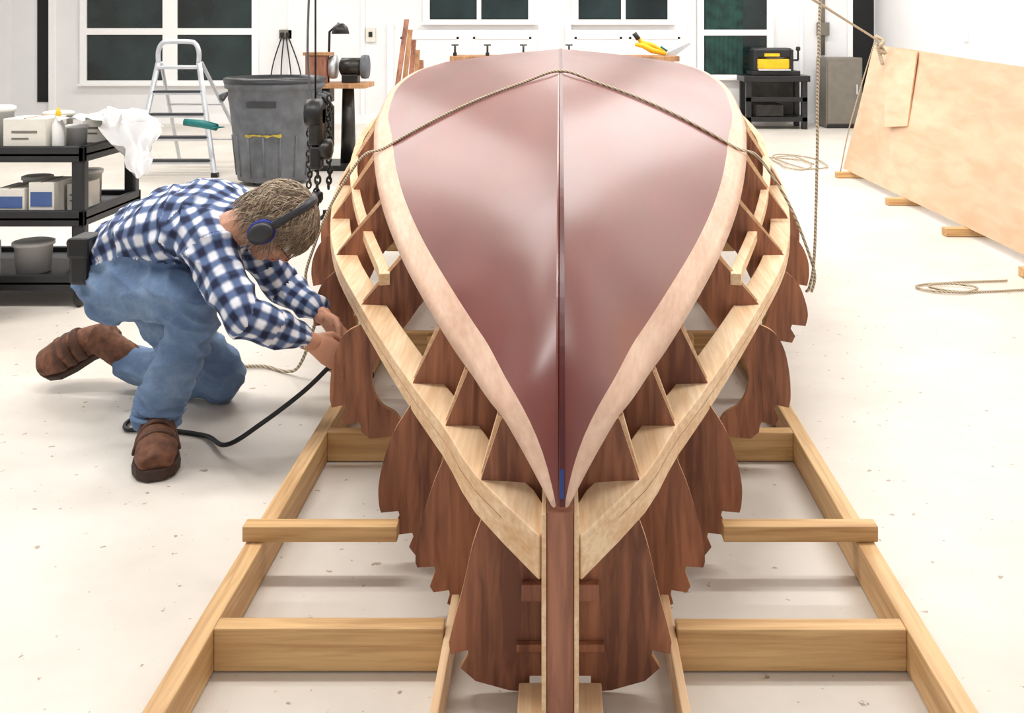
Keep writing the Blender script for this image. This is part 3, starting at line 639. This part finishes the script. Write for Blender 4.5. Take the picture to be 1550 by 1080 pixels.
# ---------------------------------------------------------------- man
man=root('kneeling_man',(-1.2,3.2,0))
bones=[]; GV=[];GF=[]
def limb(pts,rad,mat,side=None,n=18):
    v,f=loftgeo(pts,rad,side,n,off=len(GV)); GV.extend(v); GF.extend(f)
    s=0
    for i in range(len(pts)-1):
        a,b=V(pts[i]),V(pts[i+1]); r0=rad[i] if not isinstance(rad[i],tuple) else sum(rad[i])/2; r1=rad[i+1] if not isinstance(rad[i+1],tuple) else sum(rad[i+1])/2
        bones.append((a,b,r0,r1,mat[i] if isinstance(mat,(list,tuple)) else mat,s)); s+=(b-a).length
limb([(-1.535,3.32,.435),(-1.50,3.33,.475),(-1.45,3.33,.525)],[(.150,.088),(.172,.115),(.165,.122)],1,side=(0,1,0))
limb([(-1.47,3.33,.53),(-1.40,3.29,.585),(-1.30,3.24,.635),(-1.18,3.18,.675),(-1.07,3.13,.695),(-1.0,3.10,.70)],[(.168,.120),(.172,.132),(.18,.135),(.195,.138),(.18,.12),(.11,.085)],0,side=(0,1,0))
limb([(-1.03,3.11,.70),(-.965,3.07,.70),(-.90,3.04,.705)],[.075,.062,.058],2)
limb([(-1.455,3.23,.455),(-1.32,3.12,.49),(-1.19,3.04,.49),(-1.105,3.0,.465)],[.108,.10,.086,.076],1)
limb([(-1.105,3.0,.465),(-1.125,3.01,.37),(-1.175,3.03,.27),(-1.225,3.05,.17),(-1.245,3.055,.115)],[.076,.072,.072,.066,.070],1)
limb([(-1.455,3.42,.455),(-1.36,3.44,.30),(-1.26,3.45,.17),(-1.17,3.46,.085)],[.108,.10,.088,.078],1)
limb([(-1.17,3.46,.085),(-1.30,3.50,.078),(-1.42,3.54,.08),(-1.56,3.585,.098)],[.078,.072,.068,.06],1)
limb([(-1.10,3.03,.69),(-1.055,2.975,.655),(-1.0,2.92,.58),(-.915,2.84,.485)],[.085,.08,.07,.06],0)
limb([(-.915,2.84,.485),(-.85,2.885,.438),(-.785,2.955,.388)],[.06,.055,.045],0)
limb([(-.80,2.94,.40),(-.745,2.99,.355)],[.034,.028],2)
limb([(-1.04,3.22,.68),(-1.02,3.28,.63),(-1.0,3.34,.53),(-.95,3.39,.42)],[.085,.078,.068,.058],0)
limb([(-.95,3.39,.42),(-.88,3.36,.390),(-.82,3.325,.362)],[.058,.052,.044],0)
limb([(-.835,3.335,.368),(-.785,3.30,.342)],[.033,.028],2)
def bake(verts,faces,voxel,smooth):
    me=bpy.data.meshes.new('tmp'); me.from_pydata([tuple(v) for v in verts],[],faces)
    bm=bmesh.new(); bm.from_mesh(me); bmesh.ops.recalc_face_normals(bm,faces=bm.faces); bm.to_mesh(me); bm.free()
    o=bpy.data.objects.new('tmp',me); S.collection.objects.link(o)
    r=o.modifiers.new('r','REMESH'); r.mode='VOXEL'; r.voxel_size=voxel
    if smooth: s=o.modifiers.new('s','SMOOTH'); s.iterations=smooth; s.factor=.5
    dg=bpy.context.evaluated_depsgraph_get(); dg.update()
    out=bpy.data.meshes.new_from_object(o.evaluated_get(dg)); bpy.data.objects.remove(o); return out
bm_=bake(GV,GF,.0065,7); bm_.name='body'
bm_.materials.clear()
for k in ('plaid','denim','skin'): bm_.materials.append(M[k])
n=len(bm_.vertices); co_=np.empty(n*3); bm_.vertices.foreach_get('co',co_); co_=co_.reshape(-1,3)
no_=np.array([v.normal[:] for v in bm_.vertices])
def nearest(P):
    best=np.full(len(P),1e9); bi=np.zeros(len(P),int); bt=np.zeros(len(P))
    for i,(a,b,r0,r1,m_,s) in enumerate(bones):
        a_=np.array(a);d_=np.array(b)-a_; L=d_@d_; t=np.clip(((P-a_)@d_)/L,0,1); q=np.linalg.norm(P-(a_+t[:,None]*d_),axis=1)-(r0+(r1-r0)*t)
        w=q<best; best[w]=q[w]; bi[w]=i; bt[w]=t[w]
    return bi,bt
bi,bt=nearest(co_)
def ridge(x): return (1-abs(noise.noise(x)))**3
KN=[V((-1.105,3.0,.44)),V((-1.17,3.46,.12)),V((-1.47,3.25,.46)),V((-1.245,3.055,.14)),V((-1.28,3.47,.15))]
for i in range(n):
    p=V(co_[i]); mt=bones[bi[i]][4]
    if mt==2: continue
    a=noise.noise(p*10)*.008
    if mt==0: a+=ridge(V((p.x*9+p.z*9,p.y*7,p.z*9-p.x*5)))*.016-.008
    else:
        nk=max(math.exp(-((p-q).length/.13)**2) for q in KN)
        a+=(ridge(V((p.x*9+p.y*4,p.y*7,p.z*20+p.x*8)))*.022-.010)*(.5+.8*nk)
    co_[i]+=no_[i]*a
co_[:,2]=np.maximum(co_[:,2],.003)
bm_.vertices.foreach_set('co',co_.ravel())
uvl=bm_.uv_layers.new(name='UVMap')
nf=len(bm_.polygons); fc=np.empty(nf*3); bm_.polygons.foreach_get('center',fc); fc=fc.reshape(-1,3)
fb,ft=nearest(fc); mi_=[bones[b][4] for b in fb]; bm_.polygons.foreach_set('material_index',mi_); bm_.polygons.foreach_set('use_smooth',[True]*nf)
for pi,poly in enumerate(bm_.polygons):
    a,b,r0,r1,m_,s=bones[fb[pi]]; d_=(b-a); L=d_.length; t=d_/L; dn=V((0,.5,-1)); dn=(dn-t*dn.dot(t)).normalized(); sd_=t.cross(dn)
    rr=(r0+r1)/2; ang0=None
    for li in poly.loop_indices:
        p=V(co_[bm_.loops[li].vertex_index])-a
        an=math.atan2(p.dot(sd_),-p.dot(dn))
        if ang0 is None: ang0=an
        elif an-ang0>math.pi: an-=2*math.pi
        elif an-ang0<-math.pi: an+=2*math.pi
        uvl.data[li].uv=(an*max(rr,.07),p.dot(t)+s)
link(bpy.data.objects.new('body',bm_),man)
tube('jeans_hem',[V((-1.240,3.054,.118))+V((.071*math.cos(a),.071*math.sin(a),0)) for a in [i*math.pi/10 for i in range(21)]],[(.006,.010)]*21,M['denim'],man,8,side=(0,0,1))
# hands -----------------------------------------------------------
def hand(name,w,fwd,palmn,thumbside,curl,scale=1.0):
    f=V(fwd).normalized(); pn=V(palmn); pn=(pn-f*pn.dot(f)).normalized(); sd_=f.cross(pn)
    if sd_.dot(V(thumbside))<0: sd_=-sd_
    w=V(w); vs=[];fs=[]
    def add(p,r,side=None,n=10):
        a,b=loftgeo(p,r,side,n,off=len(vs)); vs.extend(a); fs.extend(b)
    P=lambda a,b,c: w+(f*a+sd_*b+pn*c)*scale
    add([P(-.02,0,0),P(.02,0,0),P(.055,0,.002),P(.088,-.002,.004)],[(.026,.02),(.034,.018),(.042,.016),(.04,.012)],side=sd_,n=14)
    add([P(.01,.022,.008),P(.045,.036,.018)],[.016,.014])
    for k,(lat,ln,r) in enumerate(((.030,.074,.0088),(.010,.082,.0092),(-.011,.077,.0088),(-.031,.060,.0078))):
        pts=[P(.078,lat,.002)]; an=.15+.04*k; L=[ln*.45,ln*.32,ln*.25]
        p=pts[0]+ (f*0.012)
        pts.append(p.copy())
        for q in range(3):
            an+=curl[q]+.05*k
            p=p+(f*math.cos(an)+pn*math.sin(an)+sd_*lat*.9*(1-q*.4))*L[q]*scale; pts.append(p.copy())
        add(pts,[r,r,r*.95,r*.88,r*.75])
    t=[P(.015,.028,.008),P(.045,.052,.018),P(.072,.056,.034),P(.092,.046,.046)]
    add(t,[.014,.0125,.0105,.009])
    m=bake(vs,fs,.003,4); m.name=name; m.materials.clear(); m.materials.append(M['skin']); m.polygons.foreach_set('use_smooth',[True]*len(m.polygons))
    return link(bpy.data.objects.new(name,m),man)
hand('right_hand',(-.745,2.99,.355),(.10,.03,-.072),(-.3,.8,-.5),(.5,0,.8),(.45,.7,.5))
hand('left_hand',(-.785,3.30,.342),(.06,-.02,-.055),(0,-.8,-.5),(.5,0,.8),(.4,.6,.4))
# boots -----------------------------------------------------------
def boot(name,heel,toe,ankle,upv):
    vs=[];fs=[]
    h_,t_,a_=V(heel),V(toe),V(ankle); ax=(t_-h_).normalized(); L=(t_-h_).length; up=V(upv); up=(up-ax*up.dot(ax)).normalized(); sd_=ax.cross(up)
    def P(u,z,s=0): return h_+ax*u*L+up*z+sd_*s
    def add(p,r,side,n=20):
        a,b=loftgeo(p,r,side,n,off=len(vs)); vs.extend(a); fs.extend(b)
    add([P(0.05,.055),P(.2,.058),P(.42,.066),P(.6,.06),P(.78,.052),P(.93,.046)],[(.040,.05),(.046,.056),(.050,.064),(.058,.058),(.062,.046),(.052,.036)],sd_)
    add([P(.22,.04),P(.20,.085),a_],[(.046,.055),(.048,.057),(.05,.054)],sd_)
    m=bake(vs,fs,.005,4); m.materials.clear(); m.materials.append(M['leather']); m.polygons.foreach_set('use_smooth',[True]*len(m.polygons)); m.name=name
    for v in m.vertices:
        z=(v.co-h_).dot(up)
        if z<.028: v.co+=up*(.028-z)
        v.co+=v.normal*noise.noise(v.co*28)*.004
    link(bpy.data.objects.new(name+'_upper',m),man)
    out=[(-.03,.02),(.0,.038),(.12,.048),(.35,.046),(.6,.062),(.8,.066),(.95,.052),(1.05,.024)]
    ol=[(u,s) for u,s in out]+[(u,-s) for u,s in out[::-1]]
    k=len(ol); vv=[P(u,0.0,s) for u,s in ol]+[P(u,.032,s*1.03) for u,s in ol]; ff=[tuple(range(k)),tuple(range(k,2*k))]+[(i,(i+1)%k,k+(i+1)%k,k+i) for i in range(k)]
    bevel(mesh(name+'_sole',vv,ff,M['sole'],man),.004)
    for i,u in enumerate((.40,.54,.68)):
        pts=[]; rz=(.133,.122,.107)[i]; w=(.055,.060,.064)[i]
        for q in range(-8,9):
            an=q/8*math.pi*.47; pts.append(P(u,.040+(rz-.040+.002)*math.cos(an),w*math.sin(an)))
        tube('%s_strap_%d'%(name,i),pts,[(.013,.005)]*len(pts),M['strap'],man,8,side=ax)
boot('right_boot',(-1.265,3.115,.003),(-1.165,2.855,.003),(-1.245,3.06,.15),(0,0,1))
boot('left_boot',(-1.615,3.64,.165),(-1.865,3.60,.062),(-1.55,3.585,.10),(-.35,-.75,.55))
# head -----------------------------------------------------------
HC=V((-.858,3.005,.712)); u_=V((.88,-.05,.44)).normalized(); f_=V((.42,.12,-.88)); f_=(f_-u_*f_.dot(u_)).normalized(); l_=u_.cross(f_)
HM=Matrix(((f_.x,l_.x,u_.x),(f_.y,l_.y,u_.y),(f_.z,l_.z,u_.z)))
def H(x,y,z): return HC+HM@V((x,y,z))
vs=[];fs=[]
def addell(c,r,n=18,m=12):
    off=len(vs)
    for i in range(m+1):
        ph=math.pi*i/m
        for j in range(n):
            a=2*math.pi*j/n; vs.append(H(c[0]+r[0]*math.sin(ph)*math.cos(a),c[1]+r[1]*math.sin(ph)*math.sin(a),c[2]+r[2]*math.cos(ph)))
    for i in range(m):
        for j in range(n): fs.append((off+i*n+j,off+i*n+(j+1)%n,off+(i+1)*n+(j+1)%n,off+(i+1)*n+j))
def addl(p,r,side=None,n=12):
    a,b=loftgeo([H(*q) for q in p],r,side,n,off=len(vs)); vs.extend(a); fs.extend(b)
addell((-.012,0,.03),(.097,.076,.086)); addell((.025,0,-.03),(.065,.06,.07)); addell((.045,0,-.085),(.038,.038,.028))
addell((.05,0,.035),(.045,.06,.04)); addell((.082,0,-.06),(.016,.024,.018))
addl([(.085,0,.005),(.098,0,-.015),(.108,0,-.033)],[.009,.011,.014]); 
for s in (-1,1):
    addell((.098,s*.013,-.035),(.010,.009,.008),10,8); addell((.060,s*.042,-.025),(.024,.02,.02)); addell((.080,s*.032,.018),(.013,.022,.008))
    addell((-.012,s*.078,-.012),(.018,.008,.030),12,8)
addl([(-.03,0,-.04),(-.045,0,-.13)],[.058,.058])
m=bake(vs,fs,.0038,5); m.materials.clear(); m.materials.append(M['skin']); m.polygons.foreach_set('use_smooth',[True]*len(m.polygons)); m.name='head'
link(bpy.data.objects.new('head',m),man)
def ell(name,c,r,mat,n=16,k=10):
    v=[];f=[]
    for i in range(k+1):
        ph=math.pi*i/k
        for j in range(n):
            a=2*math.pi*j/n; v.append(H(c[0]+r[0]*math.sin(ph)*math.cos(a),c[1]+r[1]*math.sin(ph)*math.sin(a),c[2]+r[2]*math.cos(ph)))
    for i in range(k):
        for j in range(n): f.append((i*n+j,i*n+(j+1)%n,(i+1)*n+(j+1)%n,(i+1)*n+j))
    return mesh(name,v,f,mat,man,True)
for s in (-1,1):
    ell('eye_%d'%s,(.077,s*.031,.002),(.012,.013,.011),M['eye']); ell('iris_%d'%s,(.0865,s*.031,.001),(.004,.006,.006),M['iris'])
    tube('glasses_rim_%d'%s,[H(.103,s*.034+.024*math.cos(a),-.002+.016*math.sin(a)) for a in [i*math.pi/8 for i in range(17)]],.0013,M['cord'],man,6)
    tube('glasses_temple_%d'%s,[H(.102,s*.06,.003),H(.05,s*.078,.003),H(-.01,s*.085,.0)],.0016,M['cord'],man,6)
    cord('eyebrow_%d'%s,[H(.094,s*.012,.024),H(.094,s*.03,.029),H(.082,s*.048,.025)],.004,M['hair'],man)
tube('glasses_bridge',[H(.104,-.008,.0),H(.106,.008,.0)],.0016,M['cord'],man,6)
cord('upper_lip',[H(.086,-.022,-.060),H(.098,0,-.056),H(.086,.022,-.060)],.004,M['lip'],man); cord('lower_lip',[H(.084,-.018,-.067),H(.096,0,-.068),H(.084,.018,-.067)],.0045,M['lip'],man)
v=[];f=[];n_,k_=40,20
for i in range(k_+1):
    ph=math.pi*i/k_*.80
    for j in range(n_):
        a=2*math.pi*j/n_; lim=ph
        if math.cos(a)>.35: lim=min(ph,math.pi*.36)
        w=1+.05*noise.noise(V((math.cos(a)*2,math.sin(a)*2,ph*3)))
        v.append(H(-.014+.108*w*math.sin(lim)*math.cos(a),.088*w*math.sin(lim)*math.sin(a),.03+.098*w*math.cos(lim)))
for i in range(k_):
    for j in range(n_): f.append((i*n_+j,i*n_+(j+1)%n_,(i+1)*n_+(j+1)%n_,(i+1)*n_+j))
mesh('hair_cap',v,f,M['hair'],man,True)
cv=bpy.data.curves.new('hair_strands','CURVE'); cv.dimensions='3D'; cv.bevel_depth=.0011; cv.bevel_resolution=0
cv.materials.append(M['hair'])
cv.materials.append(plain('grey_hair_highlight',(190,174,150),.5,var=.2,scale=60)); cv.materials.append(plain('dark_hair',(92,74,58),.55,var=.2,scale=60))
for q in range(3200):
    a=random.uniform(0,2*math.pi); ph=math.acos(random.uniform(-.45,1.0)); front=math.cos(a)>.35
    if front: ph=min(ph,math.pi*.36*random.random()**.3)
    sp=cv.splines.new('POLY'); K=7; sp.points.add(K-1)
    ln=random.uniform(.35,.85) if not front else random.uniform(.4,.85); da=random.uniform(-.5,.5); lift=random.uniform(.0,.026); wig=random.uniform(0,6)
    for s in range(K):
        t=s/(K-1); p2=ph+ln*t; aa=a+da*t+.08*math.sin(wig+5*t); R=1+.02+lift*4*t*(1.3-t)
        z=.03+.100*R*math.cos(p2); 
        if p2>1.7: z=.03+.100*R*(math.cos(1.7)-(p2-1.7)*1.0)
        pr=min(p2,1.75)
        P_=H(-.014+.110*R*math.sin(pr)*math.cos(aa),.090*R*math.sin(pr)*math.sin(aa),z)+V((0,0,-.018*t*t))
        sp.points[s].co=(*P_,1); sp.points[s].radius=1-.7*t
    sp.material_index=random.choice((0,0,1,1,2,2))
link(bpy.data.objects.new('hair_strands',cv),man)
arc=[H(-.016,.098*math.cos(a)*1.02,-.012+.15*math.sin(a)) for a in [math.pi*i/20 for i in range(21)]]
tube('earmuff_band',arc,[(.014,.006)]*21,M['charcoal'],man,8,side=f_)
for s in (-1,1):
    def E(x,y,z): return H(x-.014,s*y,z-.014)
    pts=[E(0,.078,0),E(0,.092,0),E(0,.092,0.0),E(0,.100,0),E(0,.100,0),E(0,.118,0),E(0,.124,0)]
    tube('ear_cushion_%d'%s,pts[:2],[(.034,.042),(.036,.044)],M['cord'],man,20,side=f_); tube('ear_cup_ring_%d'%s,pts[2:4],[(.036,.044),(.036,.044)],M['bluecup'],man,20,side=f_); tube('ear_cup_%d'%s,pts[4:],[(.033,.041),(.030,.038),(.018,.026)],M['charcoal'],man,20,side=f_)
tube('belt',[V((-1.465,3.33,.525))+V((-.07*math.sin(a)*.86,.172*math.cos(a),.120*math.sin(a)*.9)) for a in [i*math.pi/16 for i in range(33)]],[(.018,.004)]*33,M['black'],man,8,side=(.7,0,.7))
box('tool_pouch',(-1.555,3.13,.49),(-1.495,3.24,.635),M['black'],man,.012); 
box('pouch_flap',(-1.56,3.125,.575),(-1.49,3.245,.64),M['cord'],man,.01)
sa=root('rotary_tool',(-.66,3.02,.29))
tube('body',[(-.70,3.03,.285),(-.66,3.05,.255),(-.62,3.07,.235)],[.022,.026,.022],M['charcoal'],sa,14); tube('nose',[(-.62,3.07,.235),(-.585,3.09,.22)],[.015,.011],M['steel'],sa,12)
ec=root('extension_cord',(-1.2,3.1,0))
cord('cable',[(-.70,3.03,.275),(-.78,3.01,.20),(-.90,3.0,.11),(-1.02,3.03,.03),(-1.13,3.15,.009),(-1.30,3.20,.009),(-1.40,3.20,.009),(-1.42,3.28,.009),(-1.36,3.37,.009),(-1.37,3.62,.009),(-1.42,3.75,.009),(-1.5,4.0,.009)],.0072,M['cord'],ec,8)
ar=root('air_hose',(-1.1,3.7,0))
cord('hose',[(-.86,3.56,.34),(-.90,3.60,.20),(-.97,3.68,.05),(-1.04,3.74,.010),(-1.14,3.80,.009),(-1.25,3.78,.009),(-1.32,3.7,.009)],.0062,M['rope'],ar,8)
print('done')
